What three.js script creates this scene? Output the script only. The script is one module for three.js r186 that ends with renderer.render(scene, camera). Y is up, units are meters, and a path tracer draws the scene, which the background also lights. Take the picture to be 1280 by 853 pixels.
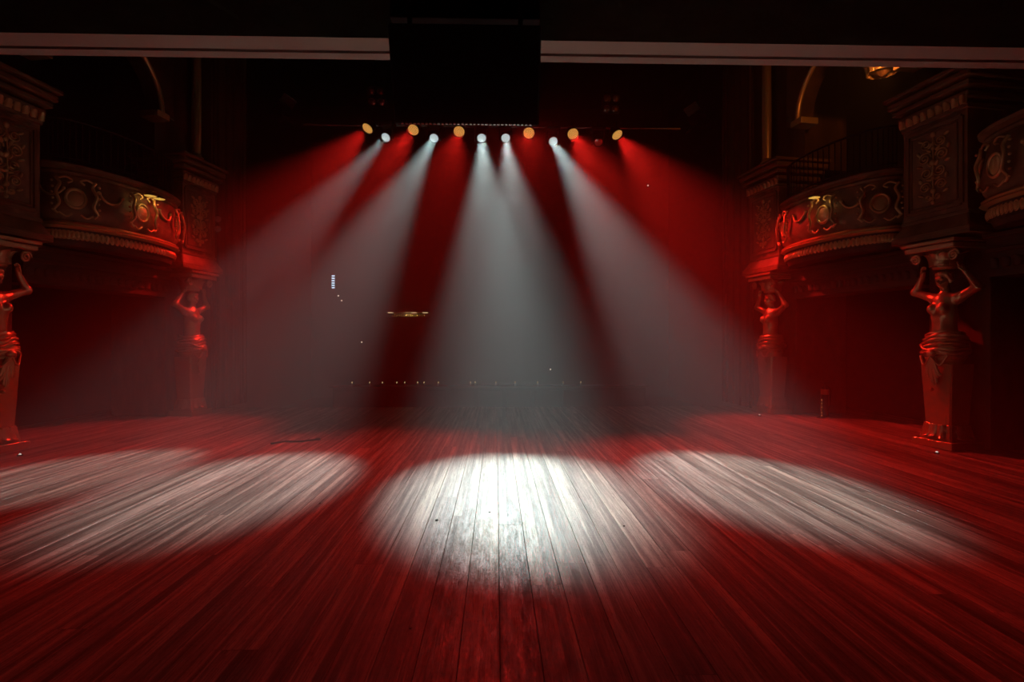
import * as THREE from 'three';
import { RoundedBoxGeometry } from 'three/addons/geometries/RoundedBoxGeometry.js';
import { MarchingCubes } from 'three/addons/objects/MarchingCubes.js';
import { mergeGeometries, mergeVertices, toCreasedNormals } from 'three/addons/utils/BufferGeometryUtils.js';

// ------------------------------------------------------------------ camera, haze, lights
const scene = new THREE.Scene();
scene.background = new THREE.Color(0);
const F = 700, YAW = 1.6 * Math.PI / 180, EYE = new THREE.Vector3(0.21, 1.4, 0);
const camera = new THREE.PerspectiveCamera(2 * Math.atan(426.5 / F) * 180 / Math.PI, 1280 / 853, 0.05, 80);
camera.position.copy(EYE);
camera.rotation.y = -YAW;
const renderer = new THREE.WebGLRenderer();
renderer.toneMapping = THREE.LinearToneMapping;
renderer.toneMappingExposure = 1;
renderer.shadowMap.enabled = true;
scene.fog = new THREE.FogExp2(new THREE.Color().setRGB(1, 1, 0.98), 0.026);       // stage haze

// a pixel of the 1280 x 853 photograph as a direction, and the point of it on a plane the thing stands in
const ray = (px, py) => { const a = (px - 640) / F, b = (426.5 - py) / F, c = Math.cos(YAW), s = Math.sin(YAW); return new THREE.Vector3(c * a + s, b, s * a - c); };
const atZ = (px, py, z) => { const r = ray(px, py); return EYE.clone().addScaledVector(r, (z - EYE.z) / r.z); };
const onFloor = (px, py, y = 0) => { const r = ray(px, py); return EYE.clone().addScaledVector(r, (y - EYE.y) / r.y); };

const floorPixel = (x, z) => { const d = new THREE.Vector3(x, 0, z).sub(EYE), c = Math.cos(YAW), q = Math.sin(YAW), w = q * d.x - c * d.z; return [640 + F * (c * d.x + q * d.z) / w, 426.5 - F * d.y / w]; };
const BAR_Z = -12.6;                                                             // the lighting bar over the front of the stage
const WHITE = new THREE.Color().setRGB(0.8, 1, 0.99), RED = new THREE.Color().setRGB(1, 0.018, 0.013);
// [lamp pixel, aim pixel on the floor, candela, half angle, penumbra]
const WHITE_SPOTS = [
  [483, 171, 105, 590, 275, 7.2, 0.5, 'lit white moving head between the first and second red lights from the bar end'],
  [543, 172, 300, 603, 550, 7.8, 0.55, 'lit white moving head between the second and third red lights from the bar end'],
  [602, 172, 630, 607, 900, 7.8, 0.55, 'twin white moving head lighting the brightest pool, next to the third red light'],
  [632, 172, 684, 609, 740, 7.8, 0.7, 'twin white moving head lighting the brightest pool, next to the straight-aimed red light'],
  [691, 176, 930, 600, 720, 7.5, 0.5, 'lit white moving head between the straight-aimed red light and the dark moving head'],
];
const RED_SPOTS = [
  [460, 160, ...floorPixel(-5.7, -8.2), 200, 21, 0.6, 'red LED light at the bar end farthest from the dark moving head'],
  [517, 162, 190, 592, 300, 16, 1, 'second red LED light from the bar end farthest from the dark moving head'],
  [574, 164, 445, 582, 170, 19, 1, 'third red LED light from the bar end farthest from the dark moving head'],
  [661, 166, 655, 640, 90, 24, 1, 'straight-aimed red LED light with a small glow beside the twin white beams'],
  [716, 167, 950, 598, 370, 16, 1, 'red LED light between the dark moving head and a lit white one'],
  [771, 168, ...floorPixel(5.6, -8.2), 290, 21, 0.6, 'red LED light at the bar end past the dark moving head'],
];

// ------------------------------------------------------------------ helpers
let seed = 7;
const rnd = () => { seed = (seed + 0x6d2b79f5) | 0; let t = Math.imul(seed ^ (seed >>> 15), 1 | seed); t = (t + Math.imul(t ^ (t >>> 7), 61 | t)) ^ t; return ((t ^ (t >>> 14)) >>> 0) / 4294967296; };
const rr = (a, b) => a + (b - a) * rnd();
const taken = new Map();
const numbered = (name) => { const n = taken.get(name) ?? 0; taken.set(name, n + 1); return n ? `${name}_${String(n).padStart(3, '0')}` : name; };
function shade(o) { o.traverse((c) => { if (c.isMesh) { c.castShadow = true; c.receiveShadow = true; } }); return o; }
function tag(o, label, category, group) { o.userData.label = label; o.userData.category = category; if (group) o.userData.group = group; return o; }
function thing(name, label, category, pos, turn = 0, group) {
  const o = new THREE.Group(); o.name = numbered(name); scene.add(o);
  o.position.copy(pos); o.rotation.y = turn;
  return tag(o, label, category, group);
}
function part(name, geo, mat, parent, pos) {
  const m = new THREE.Mesh(geo, mat); m.name = name; parent.add(m);
  if (pos) m.position.set(...pos);
  m.castShadow = true; m.receiveShadow = true;
  return m;
}
function struct(name, geo, mat, pos) { const m = part(name, geo, mat, scene, pos); m.userData.kind = 'structure'; return m; }
function structGroup(name) { const g = new THREE.Group(); g.name = name; g.userData.kind = 'structure'; scene.add(g); return g; }
const box = (w, h, d, x = 0, y = 0, z = 0) => new THREE.BoxGeometry(w, h, d).translate(x, y, z);
const rbox = (w, h, d, x = 0, y = 0, z = 0, r = 0.01) => new RoundedBoxGeometry(w, h, d, 2, r).translate(x, y, z);
const cyl = (r0, r1, h, n = 24, x = 0, y = 0, z = 0) => new THREE.CylinderGeometry(r0, r1, h, n).translate(x, y, z);
const merge = (list) => mergeGeometries(list.map((g) => { const n = g.index ? g.toNonIndexed() : g; for (const k of Object.keys(n.attributes)) if (!['position', 'normal', 'uv'].includes(k)) n.deleteAttribute(k); if (!n.attributes.uv) n.setAttribute('uv', new THREE.BufferAttribute(new Float32Array(n.attributes.position.count * 2), 2)); return n; }));
const tube = (pts, r, seg = 24, rad = 7) => new THREE.TubeGeometry(new THREE.CatmullRomCurve3(pts.map((p) => new THREE.Vector3(...p))), seg, r, rad);
const lathe = (pts, n = 32) => new THREE.LatheGeometry(pts.map(([r, y]) => new THREE.Vector2(r, y)), n);
const aimAt = (o, target) => { o.quaternion.setFromUnitVectors(new THREE.Vector3(0, 0, 1), target.clone().sub(o.position).normalize()); };

// periodic value noise for the textures
const hash = (x, y, s) => { let h = Math.imul(x, 374761393) + Math.imul(y, 668265263) + Math.imul(s, 1442695041); h = Math.imul(h ^ (h >>> 13), 1274126177); h ^= h >>> 16; h = Math.imul(h, 2246822519); h ^= h >>> 15; return (h >>> 0) / 4294967296; };
function vnoise(x, y, px, py, s) {
  const ix = Math.floor(x), iy = Math.floor(y), fx = x - ix, fy = y - iy, u = fx * fx * (3 - 2 * fx), v = fy * fy * (3 - 2 * fy);
  const w = (a, n) => ((a % n) + n) % n, x0 = w(ix, px), x1 = w(ix + 1, px), y0 = w(iy, py), y1 = w(iy + 1, py);
  const a = hash(x0, y0, s), b = hash(x1, y0, s), c = hash(x0, y1, s), d = hash(x1, y1, s);
  return a + (b - a) * u + (c - a) * v + (a - b - c + d) * u * v;
}
function fbm(u, v, fx, fy, oct, s) { let t = 0, a = 0.5, n = 0; for (let k = 0; k < oct; k++) { t += a * vnoise(u * fx, v * fy, fx, fy, s + k); n += a; a *= 0.55; fx *= 2; fy *= 2; } return t / n; }
function texture(w, h, fn, srgb) {
  const data = new Uint8Array(w * h * 4);
  for (let y = 0; y < h; y++) for (let x = 0; x < w; x++) { const c = fn(x / w, y / h); const o = (y * w + x) * 4; for (let k = 0; k < 3; k++) data[o + k] = Math.max(0, Math.min(255, Math.round((Array.isArray(c) ? c[k] : c) * 255))); data[o + 3] = 255; }
  const t = new THREE.DataTexture(data, w, h); t.wrapS = t.wrapT = THREE.RepeatWrapping; t.magFilter = THREE.LinearFilter; t.minFilter = THREE.LinearMipmapLinearFilter; t.generateMipmaps = true;
  if (srgb) t.colorSpace = THREE.SRGBColorSpace;
  t.needsUpdate = true; return t;
}
const col = (r, g, b) => new THREE.Color().setRGB(r, g, b);
const std = (c, roughness = 0.7, metalness = 0, extra = {}) => new THREE.MeshStandardMaterial({ color: col(...c), roughness, metalness, ...extra });

// ------------------------------------------------------------------ materials
// boards: grain and worn streaks along u (4 m), 0.75 m across v; scuffs in floor metres on the second uv (5 m)
const grain = (u, v) => 0.55 * fbm(u, v, 4, 96, 4, 11) + 0.45 * fbm(u, v, 24, 150, 2, 40);
const woodMap = texture(2048, 512, (u, v) => {
  const g = grain(u, v), w = fbm(u, v, 3, 22, 3, 71), pore = fbm(u, v, 90, 256, 1, 90) > 0.78 ? 0.78 : 1;
  const t = Math.min(1, Math.max(0, 0.5 + 1.5 * (g - 0.5) + 1.5 * (w - 0.5)));
  return [(0.31 + 0.35 * t) * pore, (0.305 + 0.345 * t) * pore, (0.275 + 0.325 * t) * pore];
}, true);
const woodBump = texture(1024, 512, (u, v) => { const pore = fbm(u, v, 90, 256, 1, 90) > 0.78 ? 0.3 : 0; return 0.65 * grain(u, v) + 0.35 * fbm(u, v, 3, 22, 3, 71) - 0.3 * pore; });
const scuffRough = texture(2048, 2048, (u, v) => {
  const a = fbm(u, v, 26, 5, 4, 130), b = fbm(u, v, 200, 40, 3, 160), c = vnoise(u * 900, v * 760, 900, 760, 190);
  const r = 0.54 + 0.24 * (a - 0.5) + 0.28 * (b - 0.5) + 0.37 * (c - 0.5);
  return [r, r, r];
});
scuffRough.channel = 1;
const plankMats = [[1, 1, 1], [0.86, 0.84, 0.82], [1.1, 1.06, 1.02], [0.74, 0.72, 0.7]].map((c) => new THREE.MeshPhysicalMaterial({ color: col(...c), specularIntensity: 0.28, map: woodMap, bumpMap: woodBump, bumpScale: 0.0016, roughnessMap: scuffRough, roughness: 1, metalness: 0 }));
const plasterBump = texture(512, 512, (u, v) => 0.6 * fbm(u, v, 12, 12, 4, 210) + 0.4 * fbm(u, v, 70, 70, 2, 240));
const plasterMap = texture(512, 512, (u, v) => { const t = fbm(u, v, 6, 6, 5, 270); return [0.55 + 0.5 * (t - 0.5), 0.44 + 0.45 * (t - 0.5), 0.33 + 0.4 * (t - 0.5)]; }, true);
const M = {
  black: std([0.012, 0.012, 0.013], 0.75),
  blackGloss: std([0.01, 0.01, 0.011], 0.3),
  blackMetal: std([0.03, 0.03, 0.032], 0.45, 0.6),
  steel: std([0.42, 0.42, 0.42], 0.35, 0.9),
  hall: std([0.014, 0.012, 0.012], 0.92),
  drape: std([0.05, 0.035, 0.03], 0.95),
  subfloor: std([0.03, 0.022, 0.016], 0.9),
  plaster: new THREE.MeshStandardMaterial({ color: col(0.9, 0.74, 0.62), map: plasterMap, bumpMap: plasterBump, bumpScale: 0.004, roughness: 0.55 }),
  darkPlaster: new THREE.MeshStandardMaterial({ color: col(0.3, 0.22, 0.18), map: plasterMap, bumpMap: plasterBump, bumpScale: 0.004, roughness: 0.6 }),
  gilt: std([0.72, 0.48, 0.22], 0.33, 0.6, { bumpMap: plasterBump, bumpScale: 0.003 }),
  bronze: std([0.6, 0.42, 0.22], 0.26, 0.55, { bumpMap: plasterBump, bumpScale: 0.002 }),
  brass: std([0.7, 0.5, 0.2], 0.25, 1),
};

// ------------------------------------------------------------------ floor of single boards
{
  const floor = structGroup('floor');
  const W = 0.182, GAP = 0.0016, Z0 = 1.0, Z1 = -11.9, T = 0.03;
  const X0 = -7.6, rows = Math.round(15.2 / W);
  const boards = [];
  for (let i = 0; i < rows; i++) {
    const x = X0 + (i + 0.5) * W;
    let z = Z0 - rr(0.4, 5.6), from = Z0;
    while (true) {
      const to = Math.max(Z1, z), len = from - to;
      if (len > 0.5) { boards.push([x, from, to]); from = to; }
      if (z <= Z1) { if (from > Z1 + 1e-6) boards.at(-1)[2] = Z1; break; }
      z -= rr(4.2, 6.2);
    }
  }
  const shape = (len, x, zc) => {
    // a board with eased long edges: a 6-point top profile swept along z
    const w = W - GAP, e = 0.002, pr = [[-w / 2, -T], [-w / 2, -e], [-w / 2 + e, 0], [0, 0.0006], [w / 2 - e, 0], [w / 2, -e], [w / 2, -T]], h = (len - 0.002) / 2;
    const pos = [], uv = [], uv1 = [], idx = [], ou = rnd() * 7, ov = rnd() * 5;
    const quad = (a, b, c, d) => { const n = pos.length / 3; for (const p of [a, b, c, d]) { pos.push(...p); uv.push(p[2] / 4 + ou, p[0] / 0.75 + ov); uv1.push((p[0] + x) / 5, (p[2] + zc) / 5); } idx.push(n, n + 1, n + 2, n, n + 2, n + 3); };
    for (let k = 0; k < pr.length - 1; k++) { const [a, b] = [pr[k], pr[k + 1]]; quad([a[0], a[1], h], [b[0], b[1], h], [b[0], b[1], -h], [a[0], a[1], -h]); }
    for (const z of [h, -h]) { const c = [[-w / 2, -T, z], [w / 2, -T, z], [w / 2, -e, z], [-w / 2, -e, z]]; quad(...(z > 0 ? c : c.reverse())); }
    const g = new THREE.BufferGeometry();
    g.setAttribute('position', new THREE.Float32BufferAttribute(pos, 3)); g.setAttribute('uv', new THREE.Float32BufferAttribute(uv, 2)); g.setAttribute('uv1', new THREE.Float32BufferAttribute(uv1, 2)); g.setIndex(idx);
    g.computeVertexNormals(); return g;
  };
  for (const [x, a, b] of boards) {
    const zc = (a + b) / 2, m = part('plank', shape(a - b, x, zc), plankMats[Math.floor(rnd() * 4)], floor, [x, rr(-0.0008, 0.0003), zc]);
    m.rotation.z = rr(-0.0035, 0.0035);
  }
  part('subfloor', box(15.3, 0.12, 12.9, 0, -0.098, -5.45), M.subfloor, floor);
  part('rear_boards', box(15.3, 0.15, 1.78, 0, -0.08, 1.9), M.subfloor, floor);
}

// ------------------------------------------------------------------ shell of the house
struct('wall_right', box(0.3, 13, 27.6, 8.05, 5.2, -11), M.hall);
struct('wall_left', box(0.3, 13, 27.6, -8.05, 5.2, -11), M.hall);
struct('wall_front', box(16.4, 13, 0.3, 0, 5.2, -24.95), M.hall);
struct('wall_back', box(16.4, 13, 0.3, 0, 5.2, 2.95), M.hall);
struct('ceiling', box(16.4, 0.3, 28.2, 0, 11.85, -11), M.hall);
struct('floor_hall', box(15.8, 0.2, 12.8, 0, -1.2, -18.4), M.hall);
struct('trim_1', box(15.6, 1.0, 0.1, 0, -0.55, -11.96), M.subfloor);              // riser under the stage edge

// the beam over the stage: face and underside painted paler in place of bounced light, a groove and a lip
{
  const marks = [];
  for (let i = 0; i < 40; i++) marks.push([rr(0, 1), rr(0, 1), rr(0.0006, 0.0022), rnd()]);
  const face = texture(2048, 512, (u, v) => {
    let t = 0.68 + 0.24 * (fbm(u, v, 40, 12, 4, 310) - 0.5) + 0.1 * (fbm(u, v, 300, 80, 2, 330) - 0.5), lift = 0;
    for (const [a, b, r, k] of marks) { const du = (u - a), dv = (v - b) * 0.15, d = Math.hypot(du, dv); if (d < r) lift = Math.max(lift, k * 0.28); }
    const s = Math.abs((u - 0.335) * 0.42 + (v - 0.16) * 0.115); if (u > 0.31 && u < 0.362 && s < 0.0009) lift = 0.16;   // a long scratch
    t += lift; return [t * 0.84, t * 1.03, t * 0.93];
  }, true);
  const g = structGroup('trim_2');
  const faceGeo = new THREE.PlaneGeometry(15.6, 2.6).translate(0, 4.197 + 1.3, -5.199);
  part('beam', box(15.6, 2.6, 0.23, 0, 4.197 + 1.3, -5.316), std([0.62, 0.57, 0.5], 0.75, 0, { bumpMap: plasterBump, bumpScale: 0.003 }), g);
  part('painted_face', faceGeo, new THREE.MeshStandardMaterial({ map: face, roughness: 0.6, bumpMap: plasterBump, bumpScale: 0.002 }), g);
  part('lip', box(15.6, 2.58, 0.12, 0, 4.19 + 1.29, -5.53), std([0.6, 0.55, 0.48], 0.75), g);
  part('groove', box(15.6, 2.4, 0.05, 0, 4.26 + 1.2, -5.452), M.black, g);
}

// proscenium jambs beyond the far piers: upright panels with fillets
for (const s of [-1, 1]) {
  const g = structGroup(s < 0 ? 'trim_3' : 'trim_4');
  g.position.set(s * 5.62, 0, -12.2); g.rotation.y = s > 0 ? -Math.PI / 2 + 0.02 : Math.PI / 2 - 0.02;
  part('jamb', box(1.5, 11.6, 0.3, 0, 5.8, -0.05), M.darkPlaster, g);
  for (const x of [-0.66, -0.5, -0.16, 0.16, 0.5, 0.66]) part('fillet', rbox(0.07, 11.6, 0.07, x, 5.8, 0.12, 0.02), M.darkPlaster, g);
  part('jamb_return', box(2.2, 11.6, 0.2, s > 0 ? -0.85 : 0.85, 5.8, -1.35).rotateY(0), M.hall, g);
}

// ------------------------------------------------------------------ the side bays, alike on both sides
const T0 = new THREE.Vector2(6.18, -7.26), TD = new THREE.Vector2(-0.149, -0.989), TN = new THREE.Vector2(0.989, -0.149);
const side = (s, u, y, v) => new THREE.Vector3(s * (T0.x + TD.x * u + TN.x * v), y, T0.y + TD.y * u + TN.y * v);   // u along the wall, v into it
const TURN = (s) => (s > 0 ? -1 : 1) * Math.atan2(0.989, 0.149);                  // turns local +z towards the stage
const U2 = 3.65;
const SIDE = { '1': 'the box with one brass lamp', '-1': 'the box with two brass lamps' };

// leaf shared by bases, capitals and bands: a tongue that curls outwards, with a rib
function leafGeo(w, h, curl) {
  const nx = 6, ny = 8, pos = [], idx = [];
  for (let j = 0; j <= ny; j++) for (let i = 0; i <= nx; i++) {
    const t = j / ny, a = i / nx * 2 - 1, half = w / 2 * Math.sin(Math.PI * (0.18 + 0.8 * t)) ** 0.6 * (1 + 0.1 * Math.sin(t * 20)), z = curl * t * t * t + 0.16 * w * (1 - a * a) + 0.05 * w * Math.cos(a * 9);
    pos.push(a * half, h * (t - 0.18 * Math.max(0, t - 0.8) * 5 * t), z);
  }
  const n = (nx + 1) * (ny + 1);
  for (let k = 0; k < n; k++) pos.push(pos[k * 3], pos[k * 3 + 1], pos[k * 3 + 2] - 0.12 * w);
  for (let j = 0; j < ny; j++) for (let i = 0; i < nx; i++) { const a = j * (nx + 1) + i, b = a + 1, c = a + nx + 1, d = c + 1; idx.push(a, b, d, a, d, c, a + n, d + n, b + n, a + n, c + n, d + n); }
  const edge = []; for (let i = 0; i <= nx; i++) edge.push(i); for (let j = 1; j <= ny; j++) edge.push(j * (nx + 1) + nx); for (let i = nx - 1; i >= 0; i--) edge.push(ny * (nx + 1) + i); for (let j = ny - 1; j > 0; j--) edge.push(j * (nx + 1));
  edge.forEach((a, k) => { const b = edge[(k + 1) % edge.length]; idx.push(a, a + n, b + n, a, b + n, b); });
  const g = new THREE.BufferGeometry(); g.setAttribute('position', new THREE.Float32BufferAttribute(pos, 3)); g.setIndex(idx); g.computeVertexNormals();
  const uv = new Float32Array(n * 4); for (let k = 0; k < 2 * n; k++) { uv[k * 2] = pos[k * 3] * 2; uv[k * 2 + 1] = pos[k * 3 + 1] * 2; } g.setAttribute('uv', new THREE.BufferAttribute(uv, 2));
  return g;
}
const leafBig = leafGeo(0.15, 0.2, 0.075), leafCap = leafGeo(0.16, 0.2, 0.1), leafBand = leafGeo(0.13, 0.15, 0.03);

// --- a figure meshed from tapered capsules joined with a smooth minimum
function field(bones, lo, hi, cells, blend) {
  const size = Math.max(hi[0] - lo[0], hi[1] - lo[1], hi[2] - lo[2]), c = [0, 1, 2].map((k) => (lo[k] + hi[k]) / 2);
  const mc = new MarchingCubes(cells, new THREE.MeshStandardMaterial(), false, false, 200000);
  mc.isolation = 0;
  const n = mc.size, half = n / 2, f = mc.field;
  for (let z = 0; z < n; z++) for (let y = 0; y < n; y++) for (let x = 0; x < n; x++) {
    const p = [c[0] + (x - half) / half * size / 2, c[1] + (y - half) / half * size / 2, c[2] + (z - half) / half * size / 2];
    let d = 1e3;
    for (const [a, b, ra, rb, sq = 1] of bones) {
      const q = [p[0], p[1], p[2]]; if (sq !== 1) q[2] = (p[2] - a[2]) / sq + a[2];
      const ab = [b[0] - a[0], b[1] - a[1], b[2] - a[2]], ap = [q[0] - a[0], q[1] - a[1], q[2] - a[2]], l2 = ab[0] ** 2 + ab[1] ** 2 + ab[2] ** 2 || 1e-9;
      const t = Math.max(0, Math.min(1, (ap[0] * ab[0] + ap[1] * ab[1] + ap[2] * ab[2]) / l2));
      const e = Math.hypot(ap[0] - ab[0] * t, ap[1] - ab[1] * t, ap[2] - ab[2] * t) - (ra + (rb - ra) * t);
      const h = Math.max(0, Math.min(1, 0.5 + 0.5 * (e - d) / blend));
      d = d > 100 ? e : e * (1 - h) + d * h - blend * h * (1 - h);
    }
    f[x + y * n + z * n * n] = -d;
  }
  mc.update();
  const g = new THREE.BufferGeometry();
  const count = mc.count ?? mc.geometry.drawRange.count;
  const pos = mc.positionArray.slice(0, count * 3);
  for (let k = 0; k < count; k++) for (let a = 0; a < 3; a++) pos[k * 3 + a] = c[a] + pos[k * 3 + a] * size / 2;
  g.setAttribute('position', new THREE.BufferAttribute(pos, 3));
  g.setAttribute('normal', new THREE.BufferAttribute(mc.normalArray.slice(0, count * 3), 3));
  const uv = new Float32Array(count * 2); for (let k = 0; k < count; k++) { uv[k * 2] = pos[k * 3] * 1.5; uv[k * 2 + 1] = pos[k * 3 + 1] * 1.5; }
  g.setAttribute('uv', new THREE.BufferAttribute(uv, 2));
  return g;
}
const figureGeo = (() => {
  const body = [
    [[0, 1.40, 0.02], [0, 1.56, 0.03], 0.165, 0.135, 0.85], [[0, 1.56, 0.03], [0, 1.74, 0.04], 0.135, 0.15, 0.8], [[0, 1.74, 0.04], [0, 1.9, 0.03], 0.155, 0.15, 0.8],
    [[-0.15, 1.96, 0.01], [0.15, 1.96, 0.01], 0.075, 0.075], [[0, 1.95, 0.0], [0, 2.12, 0.03], 0.062, 0.052],
    [[-0.075, 1.82, 0.15], [-0.075, 1.83, 0.15], 0.062, 0.06], [[0.075, 1.82, 0.15], [0.075, 1.83, 0.15], 0.062, 0.06],
    [[-0.045, 1.66, 0.115], [-0.045, 1.55, 0.12], 0.035, 0.04], [[0.045, 1.66, 0.115], [0.045, 1.55, 0.12], 0.035, 0.04],
  ];
  for (const s of [-1, 1]) body.push([[s * 0.18, 1.97, 0], [s * 0.44, 2.08, 0.03], 0.066, 0.05], [[s * 0.44, 2.08, 0.03], [s * 0.3, 2.29, 0.06], 0.05, 0.032]);
  const list = [field(body, [-0.6, 1.2, -0.5], [0.6, 2.4, 0.5], 88, 0.045)];
  const head = [
    [[0, 2.2, 0.05], [0, 2.25, 0.04], 0.082, 0.09], [[0, 2.145, 0.085], [0, 2.16, 0.09], 0.045, 0.05], [[0, 2.205, 0.135], [0, 2.18, 0.15], 0.012, 0.018],
    [[-0.035, 2.225, 0.125], [0.035, 2.225, 0.125], 0.02, 0.02], [[-0.02, 2.145, 0.128], [0.02, 2.145, 0.128], 0.013, 0.013], [[0, 2.1, 0.04], [0, 2.16, 0.05], 0.052, 0.055],
    [[-0.088, 2.2, 0.04], [-0.088, 2.17, 0.035], 0.016, 0.011], [[0.088, 2.2, 0.04], [0.088, 2.17, 0.035], 0.016, 0.011],
  ];
  for (let k = 0; k < 9; k++) { const a = -1.9 + k * 3.8 / 8; head.push([[0.085 * Math.sin(a), 2.27 + 0.02 * Math.cos(a), 0.035 + 0.08 * Math.cos(a)], [0.1 * Math.sin(a * 1.1), 2.2, 0.02 + 0.03 * Math.cos(a)], 0.026, 0.02]); }
  list.push(field(head, [-0.15, 2.05, -0.11], [0.15, 2.35, 0.19], 60, 0.016));
  for (const s of [-1, 1]) {
    const hand = [[[s * 0.305, 2.275, 0.06], [s * 0.28, 2.335, 0.075], 0.03, 0.034], [[s * 0.3, 2.3, 0.09], [s * 0.27, 2.335, 0.12], 0.014, 0.01], [[s * 0.27, 2.335, 0.12], [s * 0.255, 2.36, 0.125], 0.01, 0.008]];
    [0, 1, 2, 3].forEach((k) => { const z = 0.05 + k * 0.02, L = [0.055, 0.066, 0.07, 0.06][k], b = [s * 0.275, 2.345, z]; const m = [b[0] - s * 0.012, b[1] + L * 0.6, z + 0.008], e = [m[0] - s * 0.022, m[1] + L * 0.42, z + 0.014]; hand.push([b, m, 0.01, 0.009], [m, e, 0.009, 0.0075]); });
    list.push(field(hand, [s * 0.28 - 0.11, 2.24, -0.02], [s * 0.28 + 0.11, 2.46, 0.2], 60, 0.006));
  }
  return merge(list);
})();
// --- cloth wound about the hips: an elliptical sleeve with oblique folds
const drapeGeo = (() => {
  const nu = 96, nv = 44, pos = [], uv = [], idx = [];
  for (let j = 0; j <= nv; j++) for (let i = 0; i <= nu; i++) {
    const t = j / nv, a = i / nu * Math.PI * 2, y = 1.5 - 0.44 * t + 0.035 * Math.sin(a + 0.7) * (1 - t);
    const r = 0.17 + 0.115 * Math.sin(Math.PI * Math.min(1, 0.12 + t * 0.8)) ** 0.8 - 0.03 * t;
    const fold = 0.022 * Math.sin(52 * t + 2.6 * Math.sin(a + 0.6) + 0.8 * Math.sin(3 * a)) + 0.011 * Math.sin(90 * t - 4 * Math.sin(a - 0.8)) + 0.007 * Math.sin(9 * a + 12 * t);
    const q = r + fold * Math.sin(Math.PI * Math.min(1, t * 1.15 + 0.05));
    pos.push(q * 1.0 * Math.sin(a), y, 0.02 + q * 0.86 * Math.cos(a)); uv.push(i / nu, t);
  }
  for (let j = 0; j < nv; j++) for (let i = 0; i < nu; i++) { const a = j * (nu + 1) + i, b = a + 1, c = a + nu + 1, d = c + 1; idx.push(a, c, b, b, c, d); }
  const g = new THREE.BufferGeometry(); g.setAttribute('position', new THREE.Float32BufferAttribute(pos, 3)); g.setAttribute('uv', new THREE.Float32BufferAttribute(uv, 2)); g.setIndex(idx); g.computeVertexNormals();
  return g;
})();
function taper(w0, d0, w1, d1, y0, y1) {                                          // an upright tapering block with chamfered corners
  const ring = (w, d, y, c = 0.018) => [[-w + c, -d], [w - c, -d], [w, -d + c], [w, d - c], [w - c, d], [-w + c, d], [-w, d - c], [-w, -d + c]].map(([x, z]) => [x, y, z]);
  const a = ring(w0 / 2, d0 / 2, y0), b = ring(w1 / 2, d1 / 2, y1), pos = [], tri = (p, q, r) => pos.push(...p, ...q, ...r);
  for (let k = 0; k < 8; k++) { const n = (k + 1) % 8; tri(a[k], b[k], b[n]); tri(a[k], b[n], a[n]); }
  for (let k = 1; k < 7; k++) { tri(b[0], b[k + 1], b[k]); tri(a[0], a[k], a[k + 1]); }
  const g = new THREE.BufferGeometry(); g.setAttribute('position', new THREE.Float32BufferAttribute(pos, 3)); g.computeVertexNormals(); g.setAttribute('uv', new THREE.Float32BufferAttribute(pos.flatMap((_, i) => (i % 3 ? [] : [pos[i] + pos[i + 2], pos[i + 1]])), 2));
  return g;
}
const shaftGeo = merge([taper(0.36, 0.3, 0.46, 0.36, 0.26, 1.1), box(0.25, 0.5, 0.012, 0, 0.56, 0.152).rotateX(0)]);
const tailGeo = (() => {                                                         // the hanging end of the cloth with its knot
  const list = [new THREE.SphereGeometry(0.06, 16, 12).scale(1.1, 0.8, 0.8).translate(0.02, 1.24, 0.27)];
  for (let k = 0; k < 7; k++) { const x = -0.08 + k * 0.028; list.push(tube([[0.02, 1.23, 0.27], [x * 0.6, 1.12, 0.25], [x, 0.98 - 0.03 * (k % 2), 0.225], [x * 1.2, 0.8 + 0.05 * Math.abs(k - 3) + 0.02 * (k % 2), 0.205]], 0.021, 14, 7)); }
  list.push(new THREE.SphereGeometry(0.028, 12, 8).translate(-0.03, 0.76, 0.21), tube([[-0.2, 1.2, 0.2], [-0.1, 1.08, 0.25], [0.02, 1.2, 0.28]], 0.016, 16), tube([[0.2, 1.22, 0.2], [0.12, 1.09, 0.25], [0.02, 1.2, 0.28]], 0.016, 16));
  return merge(list);
})();
const beltGeo = (() => { const list = []; for (const [y, t, r, q] of [[1.47, 0.02, 0.018, 0.175], [1.44, -0.05, 0.024, 0.215], [1.38, 0.06, 0.02, 0.255], [1.31, -0.06, 0.022, 0.278], [1.25, 0.05, 0.018, 0.28]]) { const pts = []; for (let k = 0; k <= 40; k++) { const a = k / 40 * Math.PI * 2; pts.push(new THREE.Vector3(q * Math.sin(a), y + t * Math.sin(a + 0.5) + 0.012 * Math.sin(5 * a), 0.02 + q * 0.87 * Math.cos(a))); } list.push(new THREE.TubeGeometry(new THREE.CatmullRomCurve3(pts), 80, r, 7)); } return merge(list); })();
const capitalGeo = merge([lathe([[0.001, 2.34], [0.15, 2.34], [0.17, 2.38], [0.15, 2.41], [0.17, 2.5], [0.25, 2.585], [0.001, 2.585]], 28), rbox(0.72, 0.075, 0.56, 0, 2.62, 0.02, 0.02), rbox(0.78, 0.05, 0.62, 0, 2.685, 0.02, 0.015)]);
const volute = (s) => { const p = []; for (let k = 0; k <= 40; k++) { const a = k / 40 * 12, r = 0.075 * (1 - k / 46); p.push([s * 0.27 + r * Math.cos(a) * s, 2.5 + r * Math.sin(a), 0.2]); } return tube(p, 0.018, 80, 7); };
const voluteGeo = merge([volute(-1), volute(1)]);
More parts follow.
